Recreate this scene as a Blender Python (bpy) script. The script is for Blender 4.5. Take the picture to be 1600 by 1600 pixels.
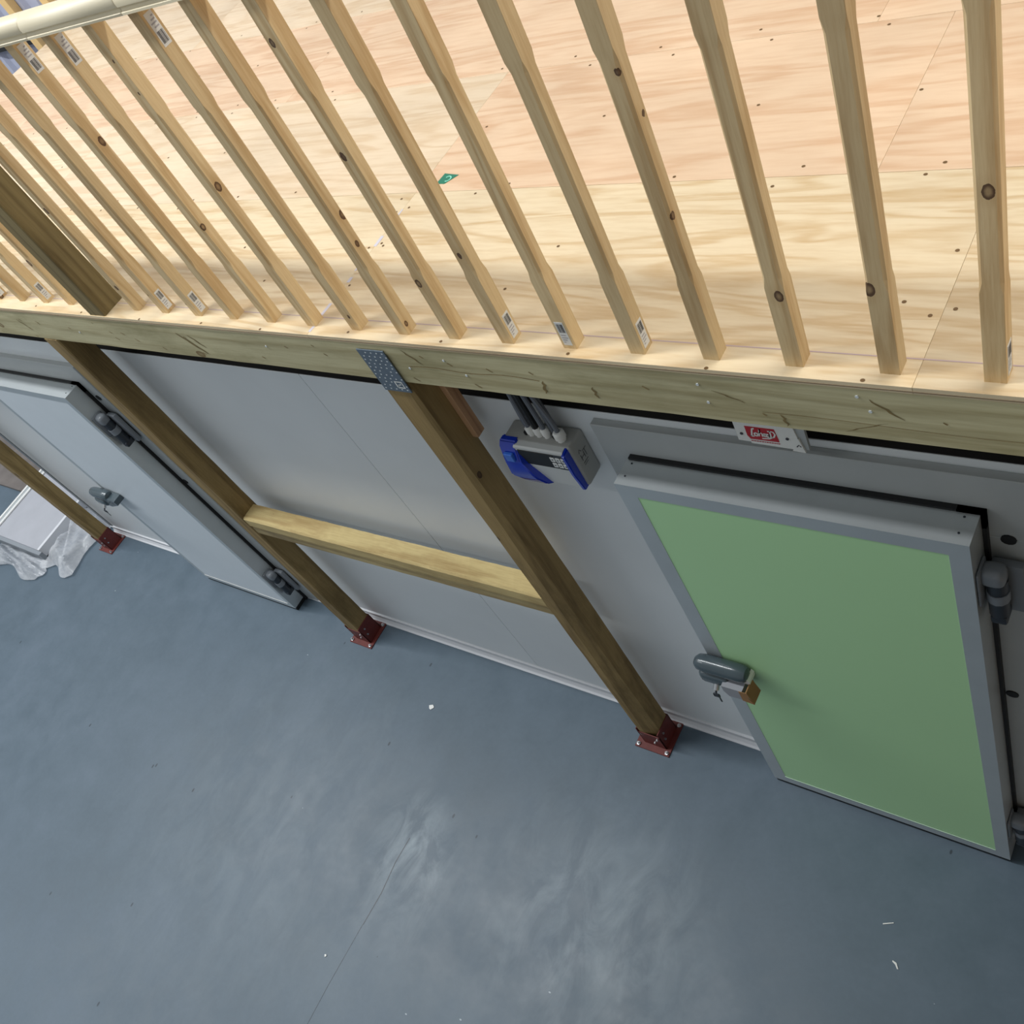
import bpy, bmesh, math, random
from mathutils import Vector, Matrix
random.seed(7)
scene = bpy.context.scene
COL = scene.collection
for o in list(bpy.data.objects):
    bpy.data.objects.remove(o)

# ------------------------------------------------------------------ camera
YAW, PITCH, ROLL, FPX = -0.991576, -0.775198, -0.607845, 1494.61
CAM = Vector((1.3701, -1.35255, 4.01171))
fw = Vector((math.sin(YAW)*math.cos(PITCH), math.cos(YAW)*math.cos(PITCH), math.sin(PITCH)))
rt = Vector((math.cos(YAW), -math.sin(YAW), 0))
up = rt.cross(fw)
r2 = math.cos(ROLL)*rt + math.sin(ROLL)*up
u2 = -math.sin(ROLL)*rt + math.cos(ROLL)*up
cd = bpy.data.cameras.new('camera')
cd.sensor_width = 36; cd.lens = FPX/1600*36; cd.clip_start = 0.02
cam = bpy.data.objects.new('camera', cd); COL.objects.link(cam)
cam.matrix_world = Matrix(((r2.x, u2.x, -fw.x, CAM.x), (r2.y, u2.y, -fw.y, CAM.y), (r2.z, u2.z, -fw.z, CAM.z), (0, 0, 0, 1)))
scene.camera = cam

# ------------------------------------------------------------------ world, lamps, exposure
w = bpy.data.worlds.new('world'); scene.world = w; w.use_nodes = True
bg = w.node_tree.nodes['Background']
bg.inputs[0].default_value = (0.90, 0.96, 1.0, 1); bg.inputs[1].default_value = 0.345
def tube(name, loc, length, width, power, color):
    d = bpy.data.lights.new(name, 'AREA'); d.shape = 'RECTANGLE'
    d.size = length; d.size_y = width; d.energy = power; d.color = color
    o = bpy.data.objects.new(name, d); COL.objects.link(o); o.location = loc
    return o
tube('lamp_aisle', (-6.0, -0.92, 7.4), 9.0, 0.3, 500, (0.95, 0.98, 1.0))
tube('lamp_aisle_far', (-9.0, -4.1, 7.4), 8.0, 0.3, 240, (0.95, 0.98, 1.0))
tube('lamp_deck', (3.4, 2.1, 7.2), 6.0, 0.3, 230, (1.0, 0.96, 0.88))
vs = scene.view_settings
vs.view_transform = 'Standard'; vs.look = 'None'; vs.gamma = 1.0; vs.use_curve_mapping = False
vs.exposure = 0.0

# ------------------------------------------------------------------ materials
def lin(c):
    return tuple(((v/255)/12.92 if v/255 <= .04045 else ((v/255+.055)/1.055)**2.4) for v in c)
def newmat(name):
    m = bpy.data.materials.new(name); m.use_nodes = True
    return m, m.node_tree, m.node_tree.nodes['Principled BSDF']
class NT:
    def __init__(s, nt): s.nt = nt
    def n(s, t, **k):
        x = s.nt.nodes.new(t)
        for a, v in k.items(): setattr(x, a, v)
        return x
    def l(s, a, b): s.nt.links.new(a, b)
    def math(s, op, a, b=None, clamp=False):
        x = s.n('ShaderNodeMath', operation=op); x.use_clamp = clamp
        for i, v in enumerate((a, b)):
            if v is None: continue
            if isinstance(v, (int, float)): x.inputs[i].default_value = v
            else: s.l(v, x.inputs[i])
        return x.outputs[0]
    def mix(s, f, a, b, mode='MIX'):
        x = s.n('ShaderNodeMix', data_type='RGBA', blend_type=mode)
        for i, v in ((0, f), (6, a), (7, b)):
            if isinstance(v, (int, float)): x.inputs[i].default_value = v
            elif isinstance(v, tuple): x.inputs[i].default_value = (*v[:3], 1)
            else: s.l(v, x.inputs[i])
        return x.outputs[2]
    def ramp(s, f, stops):
        x = s.n('ShaderNodeValToRGB'); e = x.color_ramp.elements
        while len(e) < len(stops): e.new(.5)
        for i, (p, c) in enumerate(stops):
            e[i].position = p; e[i].color = (*c[:3], 1) if isinstance(c, tuple) else (c, c, c, 1)
        s.l(f, x.inputs[0]); return x.outputs[0]
def coords(t, scale, rand=True):
    tc = t.n('ShaderNodeTexCoord'); mp = t.n('ShaderNodeMapping'); mp.inputs['Scale'].default_value = scale
    if rand:
        oi = t.n('ShaderNodeObjectInfo'); mul = t.math('MULTIPLY', oi.outputs['Random'], 37.0)
        cx = t.n('ShaderNodeCombineXYZ')
        for i in range(3): t.l(mul, cx.inputs[i])
        ad = t.n('ShaderNodeVectorMath', operation='ADD'); t.l(tc.outputs['Object'], ad.inputs[0]); t.l(cx.outputs[0], ad.inputs[1])
        t.l(ad.outputs[0], mp.inputs[0])
    else: t.l(tc.outputs['Object'], mp.inputs[0])
    return mp.outputs[0]
def noise(t, vec, scale, detail=4, rough=.55, dist=0):
    x = t.n('ShaderNodeTexNoise'); t.l(vec, x.inputs['Vector'])
    x.inputs['Scale'].default_value = scale; x.inputs['Detail'].default_value = detail
    x.inputs['Roughness'].default_value = rough; x.inputs['Distortion'].default_value = dist
    return x.outputs['Fac']
def bump(t, b, h, strength, dist=.002):
    x = t.n('ShaderNodeBump'); x.inputs['Strength'].default_value = strength; x.inputs['Distance'].default_value = dist
    t.l(h, x.inputs['Height']); t.l(x.outputs[0], b.inputs['Normal'])
AX = {'x': (.06, 1, 1), 'y': (1, .06, 1), 'z': (1, 1, .06)}
def wood(name, light, dark, axis, rings=9, knots=0.0, knotcol=(70, 38, 20), rough=.6, gscale=7, vary=.14, stain=None, kscale=5.0, kcross=20.0, krad=.009, contrast=1.0, stretch=.06, dist=.3, fibre=22):
    m, nt, b = newmat(name); t = NT(nt)
    v = coords(t, tuple(stretch if q < .5 else 1 for q in AX[axis]))
    low = noise(t, v, gscale, 3, .5, dist)
    ring = t.math('SINE', t.math('MULTIPLY', low, rings*6.283))
    ring = t.math('MULTIPLY', t.math('ADD', ring, 1), .5)
    ring = t.math('POWER', ring, 2.2)
    fine = noise(t, v, gscale*fibre, 3, .6)
    f = t.math('ADD', t.math('MULTIPLY', ring, .55*contrast), t.math('MULTIPLY', t.math('SUBTRACT', fine, .42), 1.1*contrast), True)
    col = t.mix(f, lin(light), lin(dark))
    # broad variation and per-piece tone
    broad = noise(t, coords(t, (1.2, 1.2, 1.2)), 1.7, 2)
    oi = t.n('ShaderNodeObjectInfo')
    tone = t.math('ADD', t.math('MULTIPLY', t.math('SUBTRACT', oi.outputs['Random'], .5), vary), 1.0)
    tone = t.math('ADD', tone, t.math('MULTIPLY', t.math('SUBTRACT', broad, .5), .35))
    g = t.n('ShaderNodeCombineXYZ')
    for i in range(3): t.l(tone, g.inputs[i])
    col = t.mix(1.0, col, g.outputs[0], 'MULTIPLY')
    if stain:
        s2 = noise(t, coords(t, tuple(.35+.65*q for q in AX[axis])), 6, 5, .65)
        col = t.mix(t.ramp(s2, [(.5, 0.0), (.72, .75)]), col, lin(stain))
    if knots > 0:
        vo = t.n('ShaderNodeTexVoronoi'); sc = tuple(kscale if q < .5 else kcross for q in AX[axis])
        kv = coords(t, sc); t.l(kv, vo.inputs['Vector']); vo.inputs['Scale'].default_value = 1
        sep = t.n('ShaderNodeSeparateColor'); t.l(vo.outputs['Color'], sep.inputs[0])
        keep = t.math('LESS_THAN', sep.outputs[0], knots)
        df = t.n('ShaderNodeVectorMath', operation='SUBTRACT'); t.l(kv, df.inputs[0]); t.l(vo.outputs['Position'], df.inputs[1])
        dv = t.n('ShaderNodeVectorMath', operation='DIVIDE'); t.l(df.outputs[0], dv.inputs[0]); dv.inputs[1].default_value = tuple(q*(1.5 if q == kscale else 1) for q in sc)
        ln = t.n('ShaderNodeVectorMath', operation='LENGTH'); t.l(dv.outputs[0], ln.inputs[0])
        d = t.math('ADD', ln.outputs['Value'], t.math('MULTIPLY', t.math('SUBTRACT', noise(t, coords(t, (1, 1, 1)), 160, 2), .5), .003))
        rad = t.math('MULTIPLY', t.math('ADD', sep.outputs[1], .25), krad)
        k1 = t.math('MULTIPLY', t.math('LESS_THAN', d, rad), keep)
        k2 = t.math('MULTIPLY', t.math('SUBTRACT', 1.0, t.math('DIVIDE', d, t.math('MULTIPLY', rad, 2.6)), True), keep)
        col = t.mix(t.math('MULTIPLY', k2, .45), col, lin(dark))
        core = t.math('DIVIDE', d, rad); col = t.mix(t.math('MULTIPLY', k1, t.ramp(core, [(.3, .45), (.75, .9)])), col, lin(knotcol))
    t.l(col, b.inputs['Base Color']); b.inputs['Roughness'].default_value = rough
    bump(t, b, t.math('ADD', fine, ring), .22, .0012)
    return m
def plain(name, c, rough=.5, metal=0, var=.0, nscale=8, spec=.5, bumpy=0, coat=0):
    m, nt, b = newmat(name); t = NT(nt)
    b.inputs['Roughness'].default_value = rough; b.inputs['Metallic'].default_value = metal
    b.inputs['Specular IOR Level'].default_value = spec; b.inputs['Coat Weight'].default_value = coat
    v = coords(t, (1, 1, 1), False); n = noise(t, v, nscale, 4)
    c1 = lin(c); lo = tuple(x*(1-var) for x in c1); hi = tuple(min(1, x*(1+var)) for x in c1)
    t.l(t.ramp(n, [(.3, lo), (.7, hi)]), b.inputs['Base Color'])
    if bumpy: bump(t, b, n, bumpy)
    return m
M = {}
M['pine'] = wood('pine', (222, 196, 150), (190, 154, 104), 'z', rings=7, knots=.55, kscale=5.5, kcross=24, krad=.0085, vary=.22, gscale=9)
M['rail_pine'] = wood('rail_pine', (238, 226, 196), (226, 208, 170), 'x', rings=4, vary=.02, rough=.45, contrast=.6)
M['ply_front'] = wood('ply_front', (226, 206, 170), (196, 162, 112), 'x', rings=5, gscale=9, vary=.03, rough=.5, contrast=.9, stretch=.11, dist=.9, fibre=9)
M['ply_back'] = wood('ply_back', (226, 196, 162), (204, 160, 120), 'x', rings=5, gscale=6.5, vary=.05, rough=.5, contrast=.85, stretch=.12, dist=1.0, fibre=10)
M['ply_pale'] = wood('ply_pale', (228, 206, 174), (206, 174, 132), 'x', rings=5, gscale=7, vary=.04, rough=.5, contrast=.85, stretch=.12, dist=1.0, fibre=10)
M['ply_edge'] = wood('ply_edge', (224, 206, 172), (186, 162, 128), 'x', rings=3, vary=.05, rough=.8)
M['beam'] = wood('beam', (196, 188, 150), (158, 146, 106), 'x', rings=6, knots=.5, knotcol=(120, 98, 60), kscale=2.2, kcross=14, krad=.014, vary=.04, gscale=6, stain=(146, 138, 98), rough=.75)
M['post'] = wood('post', (150, 126, 80), (108, 86, 48), 'z', rings=6, knots=.6, knotcol=(66, 42, 20), kscale=3.5, kcross=9, krad=.014, vary=.12, gscale=7, stain=(92, 74, 38), rough=.75)
M['newel'] = wood('newel', (130, 114, 74), (92, 76, 42), 'z', rings=8, knots=.6, knotcol=(52, 34, 16), kscale=3.5, kcross=9, krad=.014, vary=.05, gscale=7, rough=.75)
M['cross'] = wood('cross', (192, 172, 120), (152, 126, 78), 'x', rings=5, knots=.5, knotcol=(96, 70, 40), kscale=4, kcross=10, krad=.01, vary=.04, stain=(150, 122, 76), rough=.8)
M['cross_low'] = wood('cross_low', (182, 164, 118), (140, 118, 78), 'x', rings=5, knots=.4, kcross=10, vary=.04, rough=.8, stain=(110, 96, 72))
M['block'] = wood('block', (188, 146, 108), (150, 106, 74), 'z', rings=5, vary=.02)
M['scar'] = plain('scar', (124, 106, 66), .8, var=.25, nscale=60)
M['dark'] = plain('dark', (34, 32, 30), .9)  # near-black, paints the shade above the cold room
M['panel'] = plain('panel', (222, 226, 228), .42, var=.03, nscale=2.0)
M['frame_grey'] = plain('frame_grey', (170, 174, 174), .5, var=.03)
M['alu'] = plain('alu', (204, 210, 212), .36, metal=.6, var=.03)
M['leaf_white'] = plain('leaf_white', (216, 224, 230), .4, var=.015)
M['leaf_green'] = plain('leaf_green', (180, 224, 170), .42, var=.015, nscale=1.5)
M['rubber'] = plain('rubber', (20, 21, 23), .6)
M['bottom_strip'] = plain('bottom_strip', (120, 130, 130), .45, metal=.4)
M['bead'] = plain('bead', (196, 222, 200), .4)
M['cove'] = plain('cove', (206, 208, 212), .4)
M['trim_grey'] = plain('trim_grey', (130, 136, 142), .5)
M['hardware'] = plain('hardware', (66, 78, 84), .25, var=.05, coat=.3)
M['hardware_light'] = plain('hardware_light', (122, 127, 133), .35)
M['hardware_dark'] = plain('hardware_dark', (40, 46, 54), .4)
M['steel'] = plain('steel', (196, 198, 200), .3, metal=.9)
M['tape'] = plain('tape', (150, 152, 158), .5)
M['card'] = plain('card', (150, 112, 72), .85, var=.1)
M['redoxide'] = plain('redoxide', (98, 36, 30), .55, var=.15, nscale=30, bumpy=.1)
M['galv'] = plain('galv', (112, 124, 136), .45, metal=.5, var=.12, nscale=60)
M['white'] = plain('white', (226, 226, 222), .5)
M['hole'] = plain('hole', (214, 220, 222), .4)
M['black'] = plain('black', (16, 17, 18), .5)
M['print'] = plain('print', (60, 60, 66), .6)
M['print_faint'] = plain('print_faint', (176, 174, 178), .6)
M['red'] = plain('red', (178, 20, 34), .4)
M['boxgrey'] = plain('boxgrey', (158, 158, 154), .5)
M['boxface'] = plain('boxface', (204, 206, 204), .4)
M['blue'] = plain('blue', (18, 52, 176), .2, coat=.5)
M['blue_light'] = plain('blue_light', (60, 110, 205), .25)
M['cable'] = plain('cable', (104, 108, 116), .5)
M['key_white'] = plain('key_white', (214, 216, 214), .5)
M['green_tag'] = plain('green_tag', (38, 120, 92), .5)
M['mint'] = plain('mint', (150, 226, 200), .5)
M['screw'] = plain('screw', (120, 92, 56), .5, metal=.3)
M['chalk'] = plain('chalk', (196, 172, 172), .9)
M['tapestrip'] = plain('tapestrip', (206, 200, 208), .7)
M['grip'] = plain('grip', (134, 116, 92), .8)
M['dusty'] = plain('dusty', (104, 98, 94), .9, var=.2, nscale=6)


# painted concrete floor
def floor_mat():
    m, nt, b = newmat('painted_concrete'); t = NT(nt)
    v = coords(t, (1, 1, 1), False)
    n1 = noise(t, v, .9, 4, .6); n2 = noise(t, v, 5, 6, .65); n3 = noise(t, v, 38, 4, .6)
    f = t.math('ADD', t.math('MULTIPLY', n1, .5), t.math('ADD', t.math('MULTIPLY', n2, .35), t.math('MULTIPLY', n3, .15)))
    col = t.ramp(f, [(.36, lin((78, 93, 104))), (.52, lin((86, 101, 113))), (.66, lin((94, 108, 121)))])
    # rubbed dust and the lamp row's reflection, painted as pale streaky patches
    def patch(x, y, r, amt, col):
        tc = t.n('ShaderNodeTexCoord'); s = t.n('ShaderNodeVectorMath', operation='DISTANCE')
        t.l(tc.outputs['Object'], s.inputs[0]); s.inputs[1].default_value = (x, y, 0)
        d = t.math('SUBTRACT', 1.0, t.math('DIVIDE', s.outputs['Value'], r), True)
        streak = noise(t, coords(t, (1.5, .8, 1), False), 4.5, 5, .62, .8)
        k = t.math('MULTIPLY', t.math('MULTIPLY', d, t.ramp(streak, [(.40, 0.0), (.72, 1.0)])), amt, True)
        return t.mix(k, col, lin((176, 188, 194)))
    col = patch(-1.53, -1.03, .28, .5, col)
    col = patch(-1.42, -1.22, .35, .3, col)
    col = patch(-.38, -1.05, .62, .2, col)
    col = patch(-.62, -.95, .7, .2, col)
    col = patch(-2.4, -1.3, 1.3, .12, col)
    # scratches: thin bright and dark flecks
    vo = t.n('ShaderNodeTexVoronoi'); t.l(coords(t, (1, .5, 1), False), vo.inputs['Vector']); vo.inputs['Scale'].default_value = 9
    sp = t.n('ShaderNodeSeparateColor'); t.l(vo.outputs['Color'], sp.inputs[0])
    fleck = t.math('MULTIPLY', t.math('LESS_THAN', vo.outputs['Distance'], .055), t.math('LESS_THAN', sp.outputs[1], .3))
    col = t.mix(t.math('MULTIPLY', fleck, .75), col, lin((40, 47, 53)))
    vo2 = t.n('ShaderNodeTexVoronoi'); t.l(coords(t, (.6, 1.1, 1), False), vo2.inputs['Vector']); vo2.inputs['Scale'].default_value = 6
    sp2 = t.n('ShaderNodeSeparateColor'); t.l(vo2.outputs['Color'], sp2.inputs[0])
    fl2 = t.math('MULTIPLY', t.math('LESS_THAN', vo2.outputs['Distance'], .02), t.math('LESS_THAN', sp2.outputs[2], .35))
    col = t.mix(t.math('MULTIPLY', fl2, .6), col, lin((190, 200, 206)))
    t.l(col, b.inputs['Base Color'])
    t.l(t.ramp(n2, [(.3, .36), (.7, .50)]), b.inputs['Roughness'])
    b.inputs['Specular IOR Level'].default_value = .4
    bump(t, b, n3, .05, .001)
    return m
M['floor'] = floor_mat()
def film_mat():
    m, nt, b = newmat('plastic_film'); t = NT(nt)
    n = noise(t, coords(t, (1, 1, 1), False), 14, 5, .7)
    t.l(t.ramp(n, [(.35, lin((196, 200, 206))), (.65, lin((228, 230, 234)))]), b.inputs['Base Color'])
    b.inputs['Roughness'].default_value = .14; b.inputs['Alpha'].default_value = .5
    bump(t, b, n, .35, .01); return m
M['film'] = film_mat(); M['pack_grey'] = plain('pack_grey', (164, 166, 172), .5, var=.04)
def ribbed_mat():
    return plain('cladding', (172, 175, 194), .45, var=.03)
M['cladding'] = ribbed_mat()
M['yellow_wood'] = plain('yellow_wood', (226, 190, 130), .6, var=.08)

# ------------------------------------------------------------------ mesh helpers
def org(p):
    v = Vector((0, 0, 0))
    while p is not None:
        v += p.location; p = p.parent
    return v
def link(name, me, parent=None, loc=None):
    o = bpy.data.objects.new(name, me); COL.objects.link(o)
    if loc is not None: o.location = loc
    o.parent = parent
    return o
def finish(name, bm, mats, parent=None, smooth=False, origin=None):
    """bm in world coordinates; the object gets its own origin at the bottom centre of its bounds"""
    if not isinstance(mats, (list, tuple)): mats = [mats]
    bm.normal_update()
    xs = [v.co for v in bm.verts]
    lo = Vector((min(c.x for c in xs), min(c.y for c in xs), min(c.z for c in xs)))
    hi = Vector((max(c.x for c in xs), max(c.y for c in xs), max(c.z for c in xs)))
    o0 = Vector(origin) if origin is not None else Vector(((lo.x+hi.x)/2, (lo.y+hi.y)/2, lo.z))
    bmesh.ops.translate(bm, verts=bm.verts, vec=-o0)
    me = bpy.data.meshes.new(name); bm.to_mesh(me); bm.free()
    for m in mats: me.materials.append(M[m])
    if smooth:
        for p in me.polygons: p.use_smooth = True
        try: me.set_sharp_from_angle(angle=math.radians(40))
        except Exception: pass
    return link(name, me, parent, o0 - org(parent))
def thing(name, loc, label=None, cat=None, group=None, kind=None):
    o = bpy.data.objects.new(name, None); COL.objects.link(o); o.location = loc; o.empty_display_size = .05
    return tag(o, label, cat, group, kind)
def tag(o, label=None, cat=None, group=None, kind=None):
    if label: o['label'] = label
    if cat: o['category'] = cat
    if group: o['group'] = group
    if kind: o['kind'] = kind
    return o
def addbox(bm, x0, x1, y0, y1, z0, z1, bev=0, seg=2, mi=0):
    r = bmesh.ops.create_cube(bm, size=1)
    vs_ = r['verts']
    for v in vs_:
        v.co = Vector(((x0+x1)/2+v.co.x*(x1-x0), (y0+y1)/2+v.co.y*(y1-y0), (z0+z1)/2+v.co.z*(z1-z0)))
    fs = set(f for v in vs_ for f in v.link_faces)
    for f in fs: f.material_index = mi
    if bev:
        es = list(set(e for v in vs_ for e in v.link_edges))
        r2_ = bmesh.ops.bevel(bm, geom=es, offset=bev, segments=seg, profile=.5, affect='EDGES')
        for f in r2_['faces']: f.material_index = mi
    return vs_
def box(name, x0, x1, y0, y1, z0, z1, mat, parent=None, bev=0, seg=2, smooth=False):
    bm = bmesh.new(); addbox(bm, x0, x1, y0, y1, z0, z1, bev, seg)
    return finish(name, bm, mat, parent, smooth)
def addprism(bm, pts, axis, a, b, mi=0):
    """extrude a 2-D outline along an axis; pts are the two other coordinates in order"""
    def P(p, t):
        return {'x': (t, p[0], p[1]), 'y': (p[0], t, p[1]), 'z': (p[0], p[1], t)}[axis]
    A = [bm.verts.new(P(p, a)) for p in pts]; B = [bm.verts.new(P(p, b)) for p in pts]
    n = len(pts); fs = [bm.faces.new(A), bm.faces.new(list(reversed(B)))]
    for i in range(n): fs.append(bm.faces.new((A[i], B[i], B[(i+1) % n], A[(i+1) % n])))
    for f in fs: f.material_index = mi
    bmesh.ops.recalc_face_normals(bm, faces=fs)
def prism(name, pts, axis, a, b, mat, parent=None, smooth=False):
    bm = bmesh.new(); addprism(bm, pts, axis, a, b); return finish(name, bm, mat, parent, smooth)
def addtube(bm, pts, r, n=8, mi=0, cap=True):
    pts = [Vector(p) for p in pts]; rings = []
    for i, p in enumerate(pts):
        d = (pts[min(i+1, len(pts)-1)] - pts[max(i-1, 0)]).normalized()
        a = d.cross(Vector((0, 0, 1)));
        if a.length < 1e-3: a = d.cross(Vector((0, 1, 0)))
        a.normalize(); c = d.cross(a)
        rr = r[i] if isinstance(r, (list, tuple)) else r
        rings.append([bm.verts.new(p + rr*(math.cos(2*math.pi*k/n)*a + math.sin(2*math.pi*k/n)*c)) for k in range(n)])
    fs = []
    for A, B in zip(rings, rings[1:]):
        for k in range(n): fs.append(bm.faces.new((A[k], A[(k+1) % n], B[(k+1) % n], B[k])))
    if cap: fs.append(bm.faces.new(rings[0])); fs.append(bm.faces.new(list(reversed(rings[-1]))))
    for f in fs: f.material_index = mi
    bmesh.ops.recalc_face_normals(bm, faces=fs)
def tubeobj(name, pts, r, mat, parent=None, n=8):
    bm = bmesh.new(); addtube(bm, pts, r, n); return finish(name, bm, mat, parent, True)
def addribbon(bm, pts, wd, to3, mi=0):
    """flat stroke in a plane: pts 2-D, to3 maps 2-D to 3-D"""
    L, R = [], []
    for i, p in enumerate(pts):
        a = Vector(pts[max(i-1, 0)]); c = Vector(pts[min(i+1, len(pts)-1)])
        d = (c-a); d = d.normalized() if d.length > 0 else Vector((1, 0)); nrm = Vector((-d.y, d.x))*wd/2
        L.append(bm.verts.new(to3(Vector(p)+nrm))); R.append(bm.verts.new(to3(Vector(p)-nrm)))
    for i in range(len(pts)-1):
        f = bm.faces.new((L[i], L[i+1], R[i+1], R[i])); f.material_index = mi

H = 2.64            # deck level
YB = -0.162         # front plane of the timber frame
XL, XR = -5.43, 2.6 # the cold room and deck run
BT = H-.018

# ------------------------------------------------------------------ the setting
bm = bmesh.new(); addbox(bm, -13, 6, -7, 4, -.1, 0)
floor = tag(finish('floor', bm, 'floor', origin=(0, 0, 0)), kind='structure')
bm = bmesh.new()
for pts_, wd0 in (([(-1.555, -1.02), (-1.56, -1.15), (-1.545, -1.3), (-1.55, -1.46)], .004), ([(-1.552, -1.46), (-1.557, -1.75), (-1.55, -2.2)], .002), ([(.93, -.72), (.935, -1.0), (.93, -1.4)], .003)):
    addribbon(bm, pts_, wd0, lambda p: Vector((p.x, p.y, .0006)))
tag(finish('floor_crack', bm, 'hardware_dark', floor), kind='stuff')

# cold room wall: insulated panels
wall = thing('wall_back', (0, 0.04, 0), kind='structure')
edges = [XL, -4.2, -3.02, -1.322, .35, 1.5, XR]
for a, c in zip(edges, edges[1:]):
    box('wall_panel', a+.0012, c-.0012, 0, .08, 0, 2.24, 'panel', wall, bev=.0012, seg=1)
box('panel_joint', XL+.01, XR-.01, .004, .07, 0, 2.238, 'trim_grey', wall)
box('side_panel', XL, XL+.08, .081, 2.3, 0, 2.24, 'panel', wall)
box('roof_panel', XL, XR, .081, 2.3, 2.16, 2.24, 'dark', wall)
box('gap_shade', XL, XR, .003, 2.3, 2.2402, 2.2425, 'dark', wall)  # added dark sheet, painting the shade in the gap under the deck
cv = thing('baseboard_back', (0, 0, 0), kind='structure')
for a, c in ((XL, -4.1), (-3.15, -.005), (.92, XR)):
    prism('cove', [(0, 0), (-.028, 0), (-.028, .006), (-.018, .012), (-.008, .028), (-.006, .05), (-.010, .052), (-.010, .062), (0, .066)], 'x', a, c, 'cove', cv)
tr = box('trim_1', XL-.014, XL+.03, -.006, .03, 0, 2.24, 'trim_grey'); tag(tr, kind='structure')

# far ribbed wall of the hall, seen past the end of the deck
far = thing('wall_far', (-5, 2.5, 0), kind='structure')
bm = bmesh.new(); pts = []; x = -11.0
while x < 3.2:
    pts += [(x, 2.46), (x+.10, 2.46), (x+.125, 2.43), (x+.165, 2.43), (x+.19, 2.46)]; x += .20
pts += [(3.2, 2.5), (-11, 2.5)]
addprism(bm, pts, 'z', 0, 7.5); finish('cladding', bm, 'cladding', far)
box('wall_rail', -11, -5.97, 2.40, 2.428, 2.572, 2.622, 'black', far)
for xx in (-5.965, -5.49): box('timber_stud', xx, xx+.085, 2.37, 2.428, .0, 6.0, 'yellow_wood', far)

# plywood deck
dk = thing('floor_upper', (0, 0, BT), kind='structure')
YJ = .45; YE = 2.30
def sheet(x0, x1, y0, y1, m):
    bm = bmesh.new()
    addbox(bm, x0+.0003, x1-.0003, y0+.0006, y1-.0006, BT, H, .0005, 1)
    for f in bm.faces: f.material_index = 0 if f.normal.z > .5 else 1
    bm.normal_update()
    for f in bm.faces: f.material_index = 0 if f.normal.z > .5 else 1
    return finish('plywood_sheet', bm, [m, 'ply_edge'], dk)
for a, c in ((XL, -3.24), (-3.24, -.80), (-.80, .866), (.866, XR)): sheet(a, c, YB, YJ, 'ply_front')
for a, c in ((XL, -3.24), (-3.24, -.80), (-.80, .61), (.61, XR)): sheet(a, c, YJ, 1.06, 'ply_back' if a > -.9 else 'ply_pale')
for a, c in ((XL, -4.4), (-4.4, -1.96), (-1.96, .42), (.42, XR)): sheet(a, c, 1.06, 1.67, 'ply_back')
for a, c in ((XL, -3.24), (-3.24, -.80), (-.80, .866), (.866, XR)): sheet(a, c, 1.67, YE, 'ply_pale')
# unseen landing guessed below the camera, added to shade the right side
lg = thing('shade_landing', (1.95, -1.3, 2.49), kind='structure')
box('plywood_sheet', 1.32, 2.6, -2.7, YB-.052, BT, H, 'ply_back', lg)
for x in (1.32, 1.74, 2.16, 2.553): box('joist', x, x+.047, -2.7, YB-.052, 2.474, BT-.0005, 'beam', lg)
for x, y in ((1.33, -2.68), (2.5, -2.68)): box('post', x, x+.1, y, y+.1, 0, 2.474, 'post', lg, .004, 1)
wr = thing('shade_wall', (2.62, -1.3, 0), kind='structure')  # unseen wall beside the landing, added to block light from the right
for i in range(3): box('wall_panel', 2.601, 2.64, -2.72+i*.86, -2.72+(i+1)*.86-.002, 0, 2.64, 'ply_back', wr)
# plies showing as dark lines along the front edge
bm = bmesh.new()
for zz in (H-.0125,): addbox(bm, XL, XR, YB-.0006, YB+.002, zz, zz+.0022)
finish('ply_lines', bm, 'grip', dk)
# purple chalk line and smear of white tape on the deck
def flat(name, pts, m, parent, z=H+.0004):
    bm = bmesh.new(); vs_ = [bm.verts.new((p[0], p[1], z)) for p in pts]; bm.faces.new(vs_); return finish(name, bm, m, parent)
flat('chalk_line', [(XL, -.0925), (XR, -.0925), (XR, -.0895), (XL, -.0895)], 'chalk', dk)
bm = bmesh.new(); rr_ = random.Random(11); y_ = -.15
while y_ < .40:
    l_ = rr_.uniform(.02, .07); addribbon(bm, [(-.80+rr_.uniform(-.004, .004), y_), (-.80+rr_.uniform(-.004, .004), y_+l_)], rr_.uniform(.006, .016), lambda p: Vector((p.x, p.y, H+.0005))); y_ += l_+rr_.uniform(.005, .04)
tag(finish('chalk_dust', bm, 'tapestrip', dk), kind='stuff')
# screw heads
bm = bmesh.new()
def disc(bm, x, y, z, r, n=8, sx=1.0):
    f = bm.faces.new([bm.verts.new((x+r*sx*math.cos(2*math.pi*k/n), y+r*math.sin(2*math.pi*k/n), z)) for k in range(n)]); return f
xx = XL+.1
for row, step, off in ((-.147, .36, 0), (.05, .5, .1), (.2, .62, .2), (.425, .3, 0), (.475, .3, .03), (.75, .45, .1), (1.03, .3, .05), (1.09, .3, 0), (1.4, .45, .2), (1.65, .3, 0), (1.70, .3, .04), (2.0, .45, 0)):
    x = XL+.12+off
    while x < XR:
        disc(bm, x+random.uniform(-.04, .04), row+random.uniform(-.012, .012), H+.0006, .0044, 8, 1.1); x += step
for x in (-.80, .866):
    for y in (.02, .2, .36): disc(bm, x-.02, y, H+.0006, .0045); disc(bm, x+.02, y+.02, H+.0006, .0045)
tag(finish('screw_heads', bm, 'screw', dk), kind='stuff')

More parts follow.
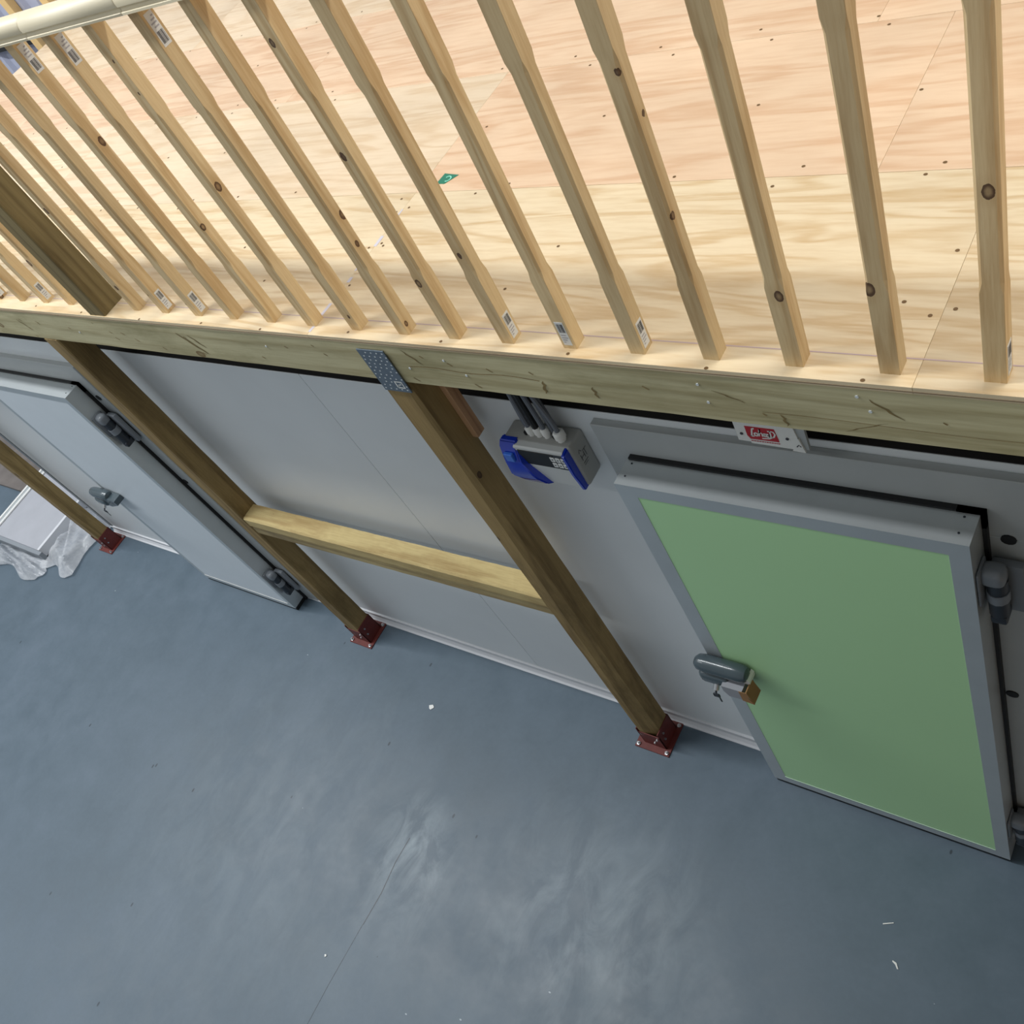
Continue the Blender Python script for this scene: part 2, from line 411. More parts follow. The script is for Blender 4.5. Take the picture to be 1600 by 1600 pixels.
# ------------------------------------------------------------------ timber frame
def rough_beam(name, x0, x1, y0, y1, z0, z1, mat, parent=None, n=60, amp=.0012, bev=.004):
    bm = bmesh.new(); prof = [(y0+bev, z0), (y1-bev, z0), (y1, z0+bev), (y1, z1-bev), (y1-bev, z1), (y0+bev, z1), (y0, z1-bev), (y0, z0+bev)]
    rings = []
    for i in range(n+1):
        x = x0+(x1-x0)*i/n
        rings.append([bm.verts.new((x, p[0]+random.uniform(-amp, amp)*.5, p[1]+(random.uniform(-amp, amp) if p[1] < (z0+z1)/2 else 0))) for p in prof])
    k = len(prof)
    for A, B in zip(rings, rings[1:]):
        for i in range(k): bm.faces.new((A[i], A[(i+1) % k], B[(i+1) % k], B[i]))
    bm.faces.new(rings[0]); bm.faces.new(list(reversed(rings[-1])))
    bmesh.ops.recalc_face_normals(bm, faces=bm.faces)
    return finish(name, bm, mat, parent)
rim = thing('rim_beam', (-1.4, YB+.024, 2.474), 'long pale green treated timber beam along the front edge of the plywood deck', 'beam')
rough_beam('beam_timber', XL, XR, YB+.002, YB+.049, 2.474, BT-.0005, 'beam', rim)
# split running along the grain, dents and nail heads on the beam face
bm = bmesh.new()
for (x0, x1, z, th) in ((-.46, -.02, 2.548, .0022), (.55, 1.6, 2.52, .0012), (-4.2, -3.0, 2.56, .0012)):
    P_ = []
    for i in range(13): P_.append((x0+(x1-x0)*i/12, z+.004*math.sin(i*.9+x0)))
    addribbon(bm, P_, th, lambda p: Vector((p.x, YB+.0008, p.y)))
for i in range(46):
    x = random.uniform(XL+.2, 1.3); z = random.uniform(2.49, 2.605); l = random.uniform(.006, .018)
    addribbon(bm, [(x, z), (x+l*.6, z-l*.5), (x+l, z-l*.7)], .003, lambda p: Vector((p.x, YB+.0008, p.y)))
tag(finish('cracks', bm, 'post', rim), kind='stuff')
bm = bmesh.new()
for x, z, dx, dz, w0 in ((-.02, 2.500, .010, .045, .010), (.135, 2.505, -.004, .038, .007), (-.40, 2.56, -.05, .05, .006), (-1.42, 2.50, -.09, .09, .012), (-1.40, 2.53, -.05, .055, .007), (.72, 2.49, .09, .04, .008), (.84, 2.545, -.06, .05, .006), (.60, 2.485, -.008, .035, .006), (.45, 2.575, .07, -.03, .005), (-2.6, 2.53, -.05, .05, .006), (-3.3, 2.52, -.05, .04, .006)):
    P_ = [(x+dx*i/6+.003*math.sin(i*2.1+x*9), z+dz*i/6) for i in range(7)]
    L_, R_ = [], []
    for i, p in enumerate(P_):
        hw = w0*.5*math.sin(math.pi*(i+.6)/7.2)
        L_.append(bm.verts.new((p[0]-hw, YB+.0006, p[1]))); R_.append(bm.verts.new((p[0]+hw, YB+.0006, p[1]+hw*.4)))
    for i in range(6): bm.faces.new((L_[i], L_[i+1], R_[i+1], R_[i]))
tag(finish('knot_scars', bm, 'scar', rim), kind='stuff')
for x, z in ((-.31, 2.585), (-.26, 2.535), (.42, 2.59), (.43, 2.535), (.76, 2.60), (.78, 2.56), (-.62+.16, 2.54), (-1.05, 2.57), (-2.2, 2.54)):
    tubeobj('screw', [(x, YB-.0002, z), (x, YB+.006, z)], .0038, 'hole', rim, 6)
# inner joist line behind the rim, dark under the deck
for x in [XL+.05+.6*i for i in range(14)]:
    if x < XR: box('floor_joist', x, x+.047, YB+.051, 2.28, 2.474, BT-.0005, 'beam', dk)

def post(x0, label, lit_strip=False):
    x1 = x0+.106; y0, y1 = YB, YB+.104
    t = thing('support_post', ((x0+x1)/2, (y0+y1)/2, 0), label, 'post')
    bm = bmesh.new(); n = 24; rings = []
    for i in range(n+1):
        f = i/n; z = .02+(2.474-.02)*f
        w_ = (.060*(1-f)+.014) if lit_strip else .006  # chamfer widening downwards, shaped to imitate the lit strip on the front face
        wy = (.020*(1-f)+.006) if lit_strip else .006
        j = lambda: random.uniform(-.0008, .0008)
        rings.append([bm.verts.new((a+j(), c+j(), z)) for a, c in ((x0+.004, y0), (x1-w_, y0), (x1, y0+wy), (x1, y1-.004), (x1-.004, y1), (x0+.004, y1), (x0, y1-.004), (x0, y0+.004))])
    for A, B in zip(rings, rings[1:]):
        for i in range(8): bm.faces.new((A[i], A[(i+1) % 8], B[(i+1) % 8], B[i]))
    bm.faces.new(rings[0]); bm.faces.new(list(reversed(rings[-1]))); bmesh.ops.recalc_face_normals(bm, faces=bm.faces)
    finish('timber', bm, 'post', t)
    # red-oxide shoe
    bm = bmesh.new()
    addbox(bm, x0-.045, x1+.027, YB-.036, YB+.138, 0, .008, .001, 1)
    s = .005; h = .155
    addbox(bm, x0-s, x1+s, y0-s, y0, .008, h-.03, .0008, 1)
    addbox(bm, x0-s, x1+s, y1, y1+s, .008, h, .0008, 1)
    addbox(bm, x1, x1+s, y0-s, y1+s, .008, h, .0008, 1)
    addbox(bm, x0-s, x0, y0-s, y1+s, .008, h, .0008, 1)
    sh = finish('base_shoe', bm, 'redoxide', t)
    for bx_ in (x0-.030, x1+.013):
        for by in (YB-.022, YB+.122):
            tubeobj('anchor_bolt', [(bx_, by, .006), (bx_, by, .014), (bx_, by, .0145), (bx_, by, .024)], [.010, .010, .005, .005], 'steel', sh, 6)
    for bx_, bz in ((x0+.066, .055), (x0+.092, .10)):
        tubeobj('bolt', [(bx_, y0-s+.001, bz), (bx_, y0-s-.007, bz)], .0055, 'steel', sh, 6)
    for by, bz in ((y0+.020, .075), (y0+.028, .12)):
        tubeobj('bolt', [(x1+s-.001, by, bz), (x1+s+.007, by, bz)], .0055, 'steel', sh, 6)
    return t
p3 = post(-.625, 'timber support post with nail plate at its top, between control box and cross rail', True)
p2 = post(-2.578, 'timber support post standing right beside the hinged edge of the white door')
p1 = post(-5.395, 'timber support post at the cold room corner, beside the wrapped panels')

# cross rail between the two posts
cr = thing('cross_rail', (-1.55, YB+.045, 1.11), 'weathered yellow cross rail of two timbers fixed between two support posts', 'timber rail')
def tilted(name, y0, y1, z0, z1, mat, amp):
    bm = bmesh.new(); n = 40; rings = []; x0, x1 = -2.4725, -.6245
    for i in range(n+1):
        f = i/n; x = x0+(x1-x0)*f; dz = .038*f; q = lambda: random.uniform(-amp, amp)
        rings.append([bm.verts.new((x, a+q()*.5, c+dz+q())) for a, c in ((y0, z0+.003), (y0+.004, z0), (y1, z0), (y1, z1), (y0+.008, z1), (y0, z1-.008))])
    for A, B in zip(rings, rings[1:]):
        for i in range(6): bm.faces.new((A[i], A[(i+1) % 6], B[(i+1) % 6], B[i]))
    bm.faces.new(rings[0]); bm.faces.new(list(reversed(rings[-1]))); bmesh.ops.recalc_face_normals(bm, faces=bm.faces)
    return finish(name, bm, mat, cr)
tilted('upper_board', YB+.001, YB+.093, 1.180, 1.243, 'cross', .0014)
tilted('lower_board', YB+.005, YB+.09, 1.112, 1.172, 'cross_low', .0012)

# spacer block behind post
tag(box('spacer_block', -.5185, -.494, -.078, -.040, 2.14, 2.46, 'block', bev=.003), 'short pinkish timber block wedged behind the post beside the control box', 'timber block')

# nail plate
npl = thing('nail_plate', (-.568, YB, 2.437), 'grey galvanised nail plate joining post and deck beam', 'metal plate')
XP0, XP1, ZP0, ZP1 = -.622, -.516, 2.438, 2.604
bm = bmesh.new(); addbox(bm, XP0, XP1, YB-.0045, YB-.0008, ZP0, ZP1, .0006, 1); finish('plate', bm, 'galv', npl)
bm = bmesh.new()
for r_ in range(11):
    for c_ in range(5):
        x = XP0+.010+c_*.0215+(.0 if r_ % 2 == 0 else .006); z = ZP1-.010-r_*.0145
        if -.568 < x < -.52 and 2.455 < z < 2.482: continue
        if random.random() < .12: continue
        addribbon(bm, [(x-.0028, z), (x+.0028, z)], .0042, lambda p: Vector((p.x, YB-.0048, p.y)))
tag(finish('punched_holes', bm, 'hole', npl), kind='stuff')
bm = bmesh.new()
T3 = lambda p: Vector((p.x, YB-.0050, p.y))
sx, sz = -.556, 2.457
addribbon(bm, [(sx, sz), (sx, sz+.024), (sx+.026, sz+.024), (sx+.026, sz), (sx, sz)], .0055, T3)
addribbon(bm, [(sx+.008, sz+.005), (sx+.008, sz+.012), (sx+.018, sz+.012), (sx+.018, sz+.019)], .0028, T3)
finish('stamped_mark', bm, 'white', npl)

# ------------------------------------------------------------------ balustrade
bal = thing('balustrade', (-.9, YB+.045, H), 'pine balustrade of square spindles with newel post and rounded handrail on the deck edge', 'railing')
LEAN = .018; BW = .0375; BL = .922
def baluster_mesh():
    bm = bmesh.new(); h = BW/2
    levels = [(0, .0008), (.205, .0008), (.228, .0052), (.672, .0052), (.695, .0008), (BL, .0008)]
    rings = []
    for z, c in levels:
        e = h - (0.0004 if c > .002 else 0)
        pts_ = [(-e+c, -e), (e-c, -e), (e, -e+c), (e, e-c), (e-c, e), (-e+c, e), (-e, e-c), (-e, -e+c)]
        rings.append([bm.verts.new((a, q, z)) for a, q in pts_])
    for A, B in zip(rings, rings[1:]):
        for i in range(8): bm.faces.new((A[i], A[(i+1) % 8], B[(i+1) % 8], B[i]))
    bm.faces.new(rings[0]); bm.faces.new(list(reversed(rings[-1]))); bmesh.ops.recalc_face_normals(bm, faces=bm.faces)
    me = bpy.data.meshes.new('baluster'); bm.to_mesh(me); bm.free(); me.materials.append(M['pine']); return me
BMESH = baluster_mesh()
def label_mesh():
    # local: u across, v up, w outwards -> built on the +X face: (w, u, v)
    bm = bmesh.new(); addbox(bm, 0, .0006, -.0115, .0115, 0, .072, 0, 1, 0)
    y = -.0085
    rnd = random.Random(3)
    while y < .008:
        wd = rnd.choice((.0008, .0012, .0018)); 
        f = bm.faces.new([bm.verts.new(p) for p in ((.0009, y, .040), (.0009, y+wd, .040), (.0009, y+wd, .066), (.0009, y, .066))]); f.material_index = 1
        y += wd+rnd.choice((.0008, .0012, .0016))
    for z, l in ((.030, .014), (.022, .017), (.015, .012), (.008, .006)):
        f = bm.faces.new([bm.verts.new(p) for p in ((.0009, -.0085, z), (.0009, -.0085+l, z), (.0009, -.0085+l, z+.0032), (.0009, -.0085, z+.0032))]); f.material_index = 2
    bm.normal_update()
    me = bpy.data.meshes.new('price_label'); bm.to_mesh(me); bm.free()
    for k in ('white', 'print', 'print_faint'): me.materials.append(M[k])
    return me
LMESH = label_mesh()
XS = [-3.12, -2.937, -2.754, -2.558, -2.367, -2.178, -1.728, -1.552, -1.363, -1.176, -.992, -.806, -.618, -.435, -.256, -.084, .100, .279, .456, .635, .819, .998, 1.18, 1.365, 1.55, 1.735, 1.92, 2.105]
def yb(x): return -.0985 - .0165*min(1, max(0, (x+2.0)/1.8))   # the row wanders a little off the edge
LAB = {-2.754: 'x', -2.367: 'x', -1.552: 'x', -1.363: 'x', -.084: 'x', .100: 'f', .279: 'x', .998: 'x'}
TOPLAB = {-1.176: 1, -.992: 1, -.618: 1}
for i, x in enumerate(XS):
    o = link('baluster', BMESH, bal, Vector((x, yb(x), H-.0005)) - org(bal))
    o.rotation_euler = (0, LEAN+random.uniform(-.003, .003), 0)
    if x in LAB:
        l = link('price_label', LMESH, o, (BW/2, 0, .012))
        if LAB[x] == 'f': l.rotation_euler = (0, 0, -math.pi/2); l.location = (0, -BW/2, .012)
    if x in TOPLAB: link('price_label', LMESH, o, (BW/2, 0, .902)).rotation_euler = (math.pi, 0, 0)
# newel
bm = bmesh.new(); addbox(bm, -1.995, -1.888, YB+.004, YB+.100, H-.14, H+1.02, .006, 2)
nw = finish('newel_post', bm, 'newel', bal); nw.rotation_euler = (0, .012, 0)
# handrail: rounded profile on a thin lip, with shallow joint grooves
yc = -.114
prof = []
for k in range(13):
    a = math.pi*(-.08+1.16*k/12); prof.append((yc+.032*math.cos(a), .024+.026*math.sin(a)))
prof = [(yc+.031, 0), (yc+.031, .005), (yc+.027, .007), (yc+.025, .013)] + prof + [(yc-.025, .013), (yc-.027, .007), (yc-.031, .005), (yc-.031, 0)]
HZ = H+.918
cuts = [-3.2, -1.02, -.615, .4, 2.2]
for a, c in zip(cuts, cuts[1:]):
    bm = bmesh.new(); n = len(prof)
    cy = yc; cz = .024
    lv = [(a+.0005, .93), (a+.004, 1.0), (c-.004, 1.0), (c-.0005, .93)]
    rings = [[bm.verts.new((x, cy+(p[0]-cy)*s, HZ+(p[1] if p[1] < .009 else cz+(p[1]-cz)*s))) for p in prof] for x, s in lv]
    for A, B in zip(rings, rings[1:]):
        for i in range(n): bm.faces.new((A[i], A[(i+1) % n], B[(i+1) % n], B[i]))
    bm.faces.new(rings[0]); bm.faces.new(list(reversed(rings[-1]))); bmesh.ops.recalc_face_normals(bm, faces=bm.faces)
    finish('handrail', bm, 'rail_pine', bal, True)

# green sticker on the deck
tg = thing('green_sticker', (-.70, .50, H), 'small green sticker with pale logo lying on the pink plywood', 'sticker')
bm = bmesh.new(); addprism(bm, [(-.74, .487), (-.705, .485), (-.672, .525), (-.735, .535)], 'z', H+.0002, H+.0012); finish('backing', bm, 'green_tag', tg)
bm = bmesh.new(); P_ = [(-.706+.012*math.cos(a), .508+.012*math.sin(a)) for a in [2.6-i*.45 for i in range(11)]]
addribbon(bm, P_, .004, lambda p: Vector((p.x, p.y, H+.0016))); finish('logo', bm, 'mint', tg)

# ------------------------------------------------------------------ cold room doors
YD, YK = -.128, -.041      # front and back of a leaf
def hinge(par, x, z, yl):
    """lift-off hinge: strap on the leaf edge, knuckle, frame plate"""
    h = None
    bm = bmesh.new(); addbox(bm, x, x+.009, yl-.075, yl-.012, z-.012, z+.125, .006, 2)
    addbox(bm, x+.001, x+.058, yl-.066, yl-.016, z+.062, z+.124, .019, 4)
    h = finish('hinge', bm, 'hardware_light', par, True)
    tubeobj('knuckle', [(x+.036, yl-.040, z-.07), (x+.036, yl-.040, z+.075)], .024, 'hardware_dark', h, 12)
    tubeobj('collar', [(x+.036, yl-.040, z-.005), (x+.036, yl-.040, z+.030)], .0265, 'hardware_light', h, 12)
    box('frame_plate', x+.014, x+.085, yl-.012, yl+.012, z-.105, z+.09, 'hardware_light', h, .006, 2, True)
    box('end_cap', x+.018, x+.056, yl-.062, yl-.012, z-.098, z-.068, 'hardware_dark', h, .006, 2, True)
    return h
def cold_door(name, x0, x1, z0, z1, face, label, fx0, fx1, ftop, sides, bot):
    d = thing(name, ((x0+x1)/2, YK, z0), label, 'door', kind='structure')
    # frame on the wall
    fy = -.026
    fr = []
    bm = bmesh.new()
    addbox(bm, fx0, fx1, fy, 0.0, z1-.10, ftop, .002, 1)
    finish('frame_head', bm, 'frame_grey', d)
    box('frame_jamb', fx0, x0+.10, fy, 0.0, 0, z1-.10, 'frame_grey', d, .002, 1)
    box('frame_jamb', x1-.10, fx1, fy, 0.0, 0, z1-.10, 'frame_grey', d, .002, 1)
    # gasket
    bm = bmesh.new(); g0 = -.037; g1 = -.026
    addbox(bm, x0+.006, x1+.010, YK-.001, fy-.0005, z1-.05, z1+.007)
    addbox(bm, x1-.05, x1+.010, YK-.001, fy-.0005, .004, z1+.007)
    addbox(bm, x0+.006, x0+.05, YK-.001, fy-.0005, .004, z1+.002)
    for zz, xo in ((z1-.10, .050), (1.213, .028)): tubeobj('hole_plug', [(x1+xo, fy+.001, zz), (x1+xo, fy-.004, zz)], .017, 'rubber', d, 12)
    finish('gasket', bm, 'rubber', d)
    # leaf
    sl, sr, st = sides
    box('leaf_core', x0+.002, x1-.002, YD+.003, YK, z0+.002, z1-.002, 'alu', d)
    box('face_panel', x0+sl-.002, x1-sr+.002, YD+.001, YD+.004, z0+bot-.002, z1-st+.002, face, d)
    def rail(pts): 
        bm = bmesh.new(); addprism(bm, pts, 'y', YD, YK-.0005); return finish('leaf_edge', bm, 'alu', d)
    rail([(x0, z1), (x1, z1), (x1-sr, z1-st), (x0+sl, z1-st)])
    rail([(x0, z0), (x0+sl, z0+bot), (x0+sl, z1-st), (x0, z1)])
    rail([(x1, z0), (x1, z1), (x1-sr, z1-st), (x1-sr, z0+bot)])
    rail([(x0, z0), (x1, z0), (x1-sr, z0+bot), (x0+sl, z0+bot)])
    box('bead', x0+sl, x1-sr, YD-.002, YD+.002, z0+bot-.006, z0+bot, 'bead' if face == 'leaf_green' else 'white', d)
    box('sweep_seal', x0+.004, x1-.004, YD+.004, YK-.004, .004, z0+.004, 'rubber', d)
    for xx in (x0+.022, x1-.03):
        tubeobj('rivet', [(xx, YD+.03, z1-.001), (xx, YD+.03, z1+.0015)], .003, 'hardware_dark', d, 6)
        tubeobj('rivet', [(xx, YD+.075, z1-.001), (xx, YD+.075, z1+.0015)], .003, 'hardware_dark', d, 6)
    return d
gd = cold_door('door_1', 0, .917, .033, 2.098, 'leaf_green', 'pale green cold room door with grey metal edging and cardboard on its latch', -.085, 1.06, 2.215, (.059, .047, .050), .062)
hinge(gd, .917, 1.84, -.045); hinge(gd, .917, .26, -.045)
wd_ = cold_door('door_2', -4.10, -3.155, .033, 1.99, 'leaf_white', 'white cold room door with grey metal edging beside the post', -4.20, -3.045, 2.108, (.035, .040, .040), .045)
hinge(wd_, -3.155, 1.70, -.045); hinge(wd_, -3.155, .27, -.045)

def latch(par, x, z, cover):
    """lever latch on the closing edge of a leaf"""
    y = YD
    bm = bmesh.new(); addbox(bm, x-.042, x+.078, y-.070, y+.01, z-.075, z-.012, .020, 4)
    a = finish('latch_body', bm, 'hardware', par, True)
    bm = bmesh.new(); n = 14
    sec = [(-.054, .006), (-.050, .019), (-.038, .029), (-.010, .033), (.09, .033), (.125, .032), (.140, .026), (.146, .013)]
    addtube(bm, [(x+s, y-.034, z+.012) for s, r in sec], [r for s, r in sec], n); finish('lever', bm, 'hardware', a, True)
    tubeobj('lock_barrel', [(x+.020, y-.06, z-.066), (x+.020, y-.080, z-.082)], .011, 'steel', a, 10)
    bm = bmesh.new(); addtube(bm, [(x+.020, y-.080, z-.082), (x+.021, y-.088, z-.092)], .004, 6)
    addbox(bm, x+.010, x+.034, y-.092, y-.089, z-.114, z-.091, .004, 2)
    addbox(bm, x+.028, x+.035, y-.094, y-.091, z-.144, z-.109, .002, 1); finish('key', bm, 'hardware_dark', a, True)
    if cover:
        prism('cover_sleeve', [(x+.056, z-.024), (x+.132, z-.024), (x+.130, z-.088), (x+.070, z-.092), (x+.056, z-.06)], 'y', y-.084, y-.006, 'tape', a)
        bm = bmesh.new()
        addprism(bm, [(x+.122, z-.022), (x+.152, z-.020), (x+.156, z-.04), (x+.150, z-.056), (x+.164, z-.096), (x+.122, z-.089)], 'y', y-.0865, y-.0845)
        addprism(bm, [(x+.146, z-.020), (x+.150, z-.020), (x+.164, z-.094), (x+.158, z-.096)], 'y', y-.0845, y-.030)
        finish('torn_cardboard', bm, 'card', a)
        prism('sleeve_lip', [(x+.126, z-.026), (x+.150, z-.026), (x+.152, z-.004), (x+.144, z+.008)], 'y', y-.050, y-.006, 'white', a)
    else:
        prism('lever_tail', [(x+.06, z+.020), (x+.215, z+.004), (x+.215, z-.034), (x+.10, z-.075), (x+.05, z-.07)], 'y', y-.060, y-.002, 'hardware', a)
    return a
latch(gd, .02, 1.11, True)
latch(wd_, -4.125, 1.02, False)

# ------------------------------------------------------------------ control box
cb = thing('control_box', (-.28, -.04, 1.967), 'grey control box with blue side covers, keypad and cables mounted on the wall', 'control box')
bx0, bx1, bz0, bz1 = -.395, -.150, 1.983, 2.158
bm = bmesh.new(); addbox(bm, bx0, bx1, -.078, -.0005, bz0, bz1, .008, 3); body = finish('housing', bm, 'boxgrey', cb, True)
prism('front_panel', [(-.070, bz0+.003), (-.090, bz0+.006), (-.098, bz0+.085), (-.098, bz0+.168), (-.092, bz1-.003), (-.070, bz1-.002)], 'x', bx0+.050, bx1-.018, 'boxface', cb)
DZ0, DZ1 = bz0+.098, bz0+.160
box('display', bx0+.062, bx0+.190, -.1005, -.094, DZ0, DZ1, 'black', cb, .001, 1)
kp = box('keypad', bx0+.190, bx1-.020, -.1000, -.094, DZ0-.002, DZ1, 'hardware_dark', cb, .001, 1)
for i in range(3):
    for j in range(2):
        kx = bx0+.176+i*.0190; kz = DZ0+.008+j*.025
        bm = bmesh.new(); addbox(bm, kx, kx+.0155, -.1020, -.0995, kz, kz+.019, .0006, 1, 0); addbox(bm, kx+.005, kx+.0105, -.1024, -.1018, kz+.0075, kz+.012, 0, 1, 1); finish('button', bm, ['key_white', 'print'], kp)
# blue covers: the left one sweeps inwards towards its foot
bm = bmesh.new(); addprism(bm, [(-.055, bz0+.02), (-.085, bz0-.004), (-.106, bz0+.012), (-.118, bz0+.050), (-.112, bz0+.110), (-.100, bz1-.012), (-.086, bz1+.003), (-.064, bz1+.003), (-.055, bz1-.01)], 'x', bx0-.005, bx0+.058)
for v in bm.verts:
    if v.co.x > bx0+.03: v.co.x += max(0, (bz0+.11-v.co.z))*.55
    else: v.co.x += max(0, (bz0+.05-v.co.z))*.9
bmesh.ops.bevel(bm, geom=list(bm.edges), offset=.004, segments=2, affect='EDGES'); cvr = finish('blue_cover', bm, 'blue', cb, True)
box('cover_window', bx0+.012, bx0+.044, -.1165, -.104, bz1-.060, bz1-.026, 'blue_light', cvr, .002, 1)
bm = bmesh.new(); addprism(bm, [(-.065, bz0-.003), (-.094, bz0-.003), (-.103, bz0+.08), (-.103, bz0+.165), (-.095, bz1-.006), (-.070, bz1-.002)], 'x', bx1-.022, bx1-.008)
bmesh.ops.bevel(bm, geom=list(bm.edges), offset=.003, segments=2, affect='EDGES'); finish('blue_trim', bm, 'blue', cb, True)
# mark on the side
bm = bmesh.new(); S3 = lambda p: Vector((bx1+.0008, -.060+p.x, 2.055+p.y))
for st_ in ([(.004, .052), (.010, .064), (.016, .052)], [(.020, .048), (.040, .048)], [(.030, .048), (.030, .020)], [(.006, .044), (.006, .020)], [(.006, .032), (.022, .032)], [(.022, .044), (.022, .020)], [(.004, .010), (.030, .010)], [(.004, .002), (.024, .002)]):
    addribbon(bm, st_, .0022, S3)
finish('side_mark', bm, 'print', cb)
# glands and cables
gl = [(-.298, -.046), (-.270, -.046), (-.242, -.046), (-.190, -.050)]
for i, (gx, gy) in enumerate(gl):
    rr = .0135 if i < 3 else .018
    tubeobj('cable_gland', [(gx, gy, bz1-.002), (gx, gy, bz1+.010), (gx, gy, bz1+.011), (gx, gy, bz1+.030), (gx, gy, bz1+.036)], [rr*.8, rr*.8, rr, rr, rr*.7], 'white', cb, 10)
tops = [(-.285, -.052), (-.268, -.047), (-.245, -.050), (-.232, -.046)]
for i, ((gx, gy), (tx, ty)) in enumerate(zip(gl, tops)):
    z0_ = bz1+.03; z1_ = 2.47; pts_ = []
    for k in range(9):
        f = k/8; s = f*f*(3-2*f); pts_.append((gx+(tx-gx)*s, gy+(ty-gy)*s, z0_+(z1_-z0_)*f))
    tubeobj('cable', pts_, .0075 if i != 1 else .010, 'cable' if i != 1 else 'black', cb, 8)
for gx, tx, m_ in ((-.318, -.294, 'cable'), (-.312, -.280, 'cable'), (-.222, -.238, 'cable'), (-.205, -.226, 'cable')):
    pts_ = [(gx+(tx-gx)*(k/7)**1.5, -.036, bz1+(2.47-bz1)*k/7) for k in range(8)]
    tubeobj('cable', pts_, .0065, m_, cb, 8)
for gx in (-.318, -.214): tubeobj('grommet', [(gx, -.044, bz1-.002), (gx, -.044, bz1+.006)], .0105, 'rubber', cb, 10)

# ------------------------------------------------------------------ brand sign above the green door
sg = thing('brand_sign', (.46, -.045, 2.26), 'white brand plate with red script logo above the green door', 'sign')
YS = -.050
bm = bmesh.new(); addprism(bm, [(.418, 2.268), (.418, 2.262), (.545, 2.258), (.545, 2.262), (.528, 2.40), (.386, 2.40), (.386, 2.268)], 'y', YS, YS+.003)
finish('plate', bm, 'white', sg)
prism('bracket', [(.400, 2.262), (.560, 2.258), (.560, 2.40), (.400, 2.40)], 'y', YS+.0035, YS+.012, 'frame_grey', sg)
prism('corner_flap', [(.520, 2.255), (.552, 2.253), (.543, 2.302)], 'y', YS-.002, YS+.003, 'white', sg)
lx, lz, lw, lh = .414, 2.279, .078, .046
prism('logo_field', [(lx+.006, lz), (lx+lw, lz), (lx+lw, lz+.010), (lx+lw-.004, lz+lh), (lx, lz+lh), (lx, lz+.012)], 'y', YS-.0008, YS+.001, 'red', sg)
def arc(cx, cz, rx, rz, a0, a1, n=10): return [(cx+rx*math.cos(math.radians(a0+(a1-a0)*i/n)), cz+rz*math.sin(math.radians(a0+(a1-a0)*i/n))) for i in range(n+1)]
let = [
 [(0.02, .10), (.06, .08), (.10, .2), (.14, .6), (.18, .92), (.24, .98), (.22, .86)], [(.02, .10), (.10, .06), (.2, .12)],
 arc(.27, .32, .06, .17, 0, 360, 12),
 [(.36, .15), (.44, .95), (.40, .5), (.46, .55), (.50, .45), (.49, .15)],
 [(.545, .35), (.62, .38), (.61, .5), (.57, .5), (.545, .35), (.56, .2), (.63, .2)],
 arc(.69, .32, .05, .17, 30, 360, 10) + [(.745, .5), (.75, .15)],
 [(.80, .9), (.80, .2), (.86, .16)], [(.72, .80), (.80, .86), (.92, .80), (.96, .55), (.90, .25), (.70, .0), (.45, -.06)],
]
bm = bmesh.new()
for s in let:
    addribbon(bm, [(lx+.006+p[0]*lw*.9, lz+.010+p[1]*lh*.72) for p in s], .0042 if len(s) > 4 else .0034, lambda p: Vector((p.x, YS-.0016, p.y)))
finish('lettering', bm, 'white', sg)
bm = bmesh.new(); x = lx+.006
while x < lx+lw+.002:
    l = random.uniform(.003, .006); addribbon(bm, [(x, lz-.006), (x+l, lz-.006)], .0032, lambda p: Vector((p.x, YS-.0008, p.y))); x += l+.0014
finish('strapline', bm, 'red', sg)
for x, z in ((.400, 2.295), (.515, 2.296)): tubeobj('fixing_screw', [(x, YS-.002, z), (x, YS+.002, z)], .0042, 'print', sg)

bm = bmesh.new(); addribbon(bm, [(.534, 2.272), (.540, 2.280), (.545, 2.274)], .003, lambda p: Vector((p.x, YS-.0026, p.y))); finish('flap_mark', bm, 'print', sg)

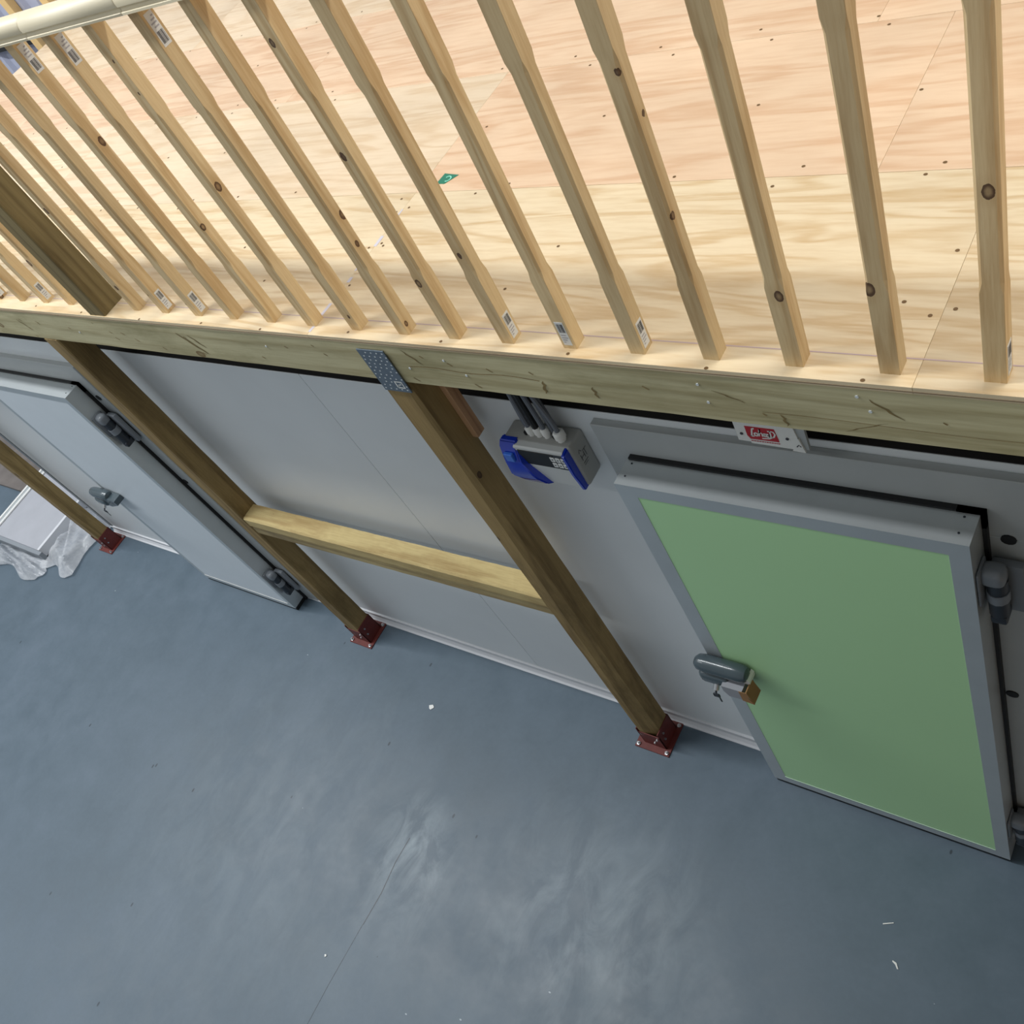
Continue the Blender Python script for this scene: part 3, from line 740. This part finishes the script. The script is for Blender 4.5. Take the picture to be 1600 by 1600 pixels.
# ------------------------------------------------------------------ wrapped panels at the corner
pk = thing('wrapped_panels', (-6.35, .05, 0), 'stack of white panels with aluminium edges lying wrapped in clear plastic film', 'panel pack')
box('panel_stack', -6.78, -5.975, -.40, .62, .015, .105, 'pack_grey', pk, .003, 1)
box('edge_bar', -6.80, -5.90, -.435, -.402, .010, .112, 'trim_grey', pk, .002, 1)
box('edge_strip', -5.974, -5.945, -.40, .62, .030, .116, 'cove', pk, .002, 1)
for a in (-6.80, -6.735, ): box('strap', a, a+.022, -.41, .62, .106, .120, 'white', pk, .003, 1)
box('strap_web', -6.776, -6.737, -.40, .62, .106, .111, 'alu', pk)
def film(name, x0, x1, y0, y1, h, parent, seed, nx=26, ny=20):
    rnd = random.Random(seed); bm = bmesh.new(); g = []
    ph = [(rnd.uniform(2, 11), rnd.uniform(2, 14), rnd.uniform(0, 6.28), rnd.uniform(.4, 1)) for _ in range(6)]
    for i in range(nx+1):
        row = []
        for j in range(ny+1):
            u, v = i/nx, j/ny
            wx = .03*math.sin(7*v+seed)*(1 if u > .5 else -1)*abs(u-.5)*2; wy = .035*math.sin(9*u+seed*2)*(v < .5)*(1-2*v)
            x = x0+(x1-x0)*u+wx; y = y0+(y1-y0)*v+wy
            edge = min(u, 1-u, v, 1-v)
            s = sum(a*abs(math.sin(fx*u+fy*v+p)) for fx, fy, p, a in ph)/4.2
            row.append(bm.verts.new((x, y, .004+h*s*min(1, .15+edge*5)+rnd.uniform(0, .004))))
        g.append(row)
    for i in range(nx):
        for j in range(ny): bm.faces.new((g[i][j], g[i+1][j], g[i+1][j+1], g[i][j+1]))
    return finish(name, bm, 'film', parent, True)
film('plastic_film', -5.94, -5.52, -.47, .10, .15, pk, 2)
film('plastic_film', -6.72, -5.86, -.60, -.425, .10, pk, 5)
tag(box('cardboard_sheet', -8.3, -6.95, .05, 1.0, 0, .03, 'dusty', bev=.004), 'grey brown sheet lying on the floor behind the wrapped panels', 'sheet')

# ------------------------------------------------------------------ scraps on the floor
def scrap(name, pts, z, m, label, cat):
    bm = bmesh.new(); addprism(bm, pts, 'z', .0002, z); return tag(finish(name, bm, m), label, cat)
scrap('paper_scrap', [(-1.845+.016*math.cos(a)*(1+.25*math.sin(3*a)), -.383+.013*math.sin(a)*(1+.2*math.cos(5*a))) for a in [i*.7 for i in range(9)]], .004, 'white', 'round white scrap on the floor in front of the cross rail', 'scrap')
scrap('wood_sliver', [(.570, -.515), (.604, -.497), (.605, -.500), (.571, -.519)], .003, 'white', 'thin straight white sliver on the dark floor before the green door', 'sliver')
scrap('paint_flake', [(.640, -.626), (.655, -.630), (.667, -.648), (.662, -.649), (.652, -.637), (.640, -.631)], .003, 'white', 'bent pale flake on the floor beside the straight white sliver', 'flake')
scrap('grit_crumb', [(-1.66, -1.655), (-1.652, -1.65), (-1.646, -1.657), (-1.653, -1.664)], .004, 'white', 'tiny white crumb on the open floor far from the doors', 'crumb')
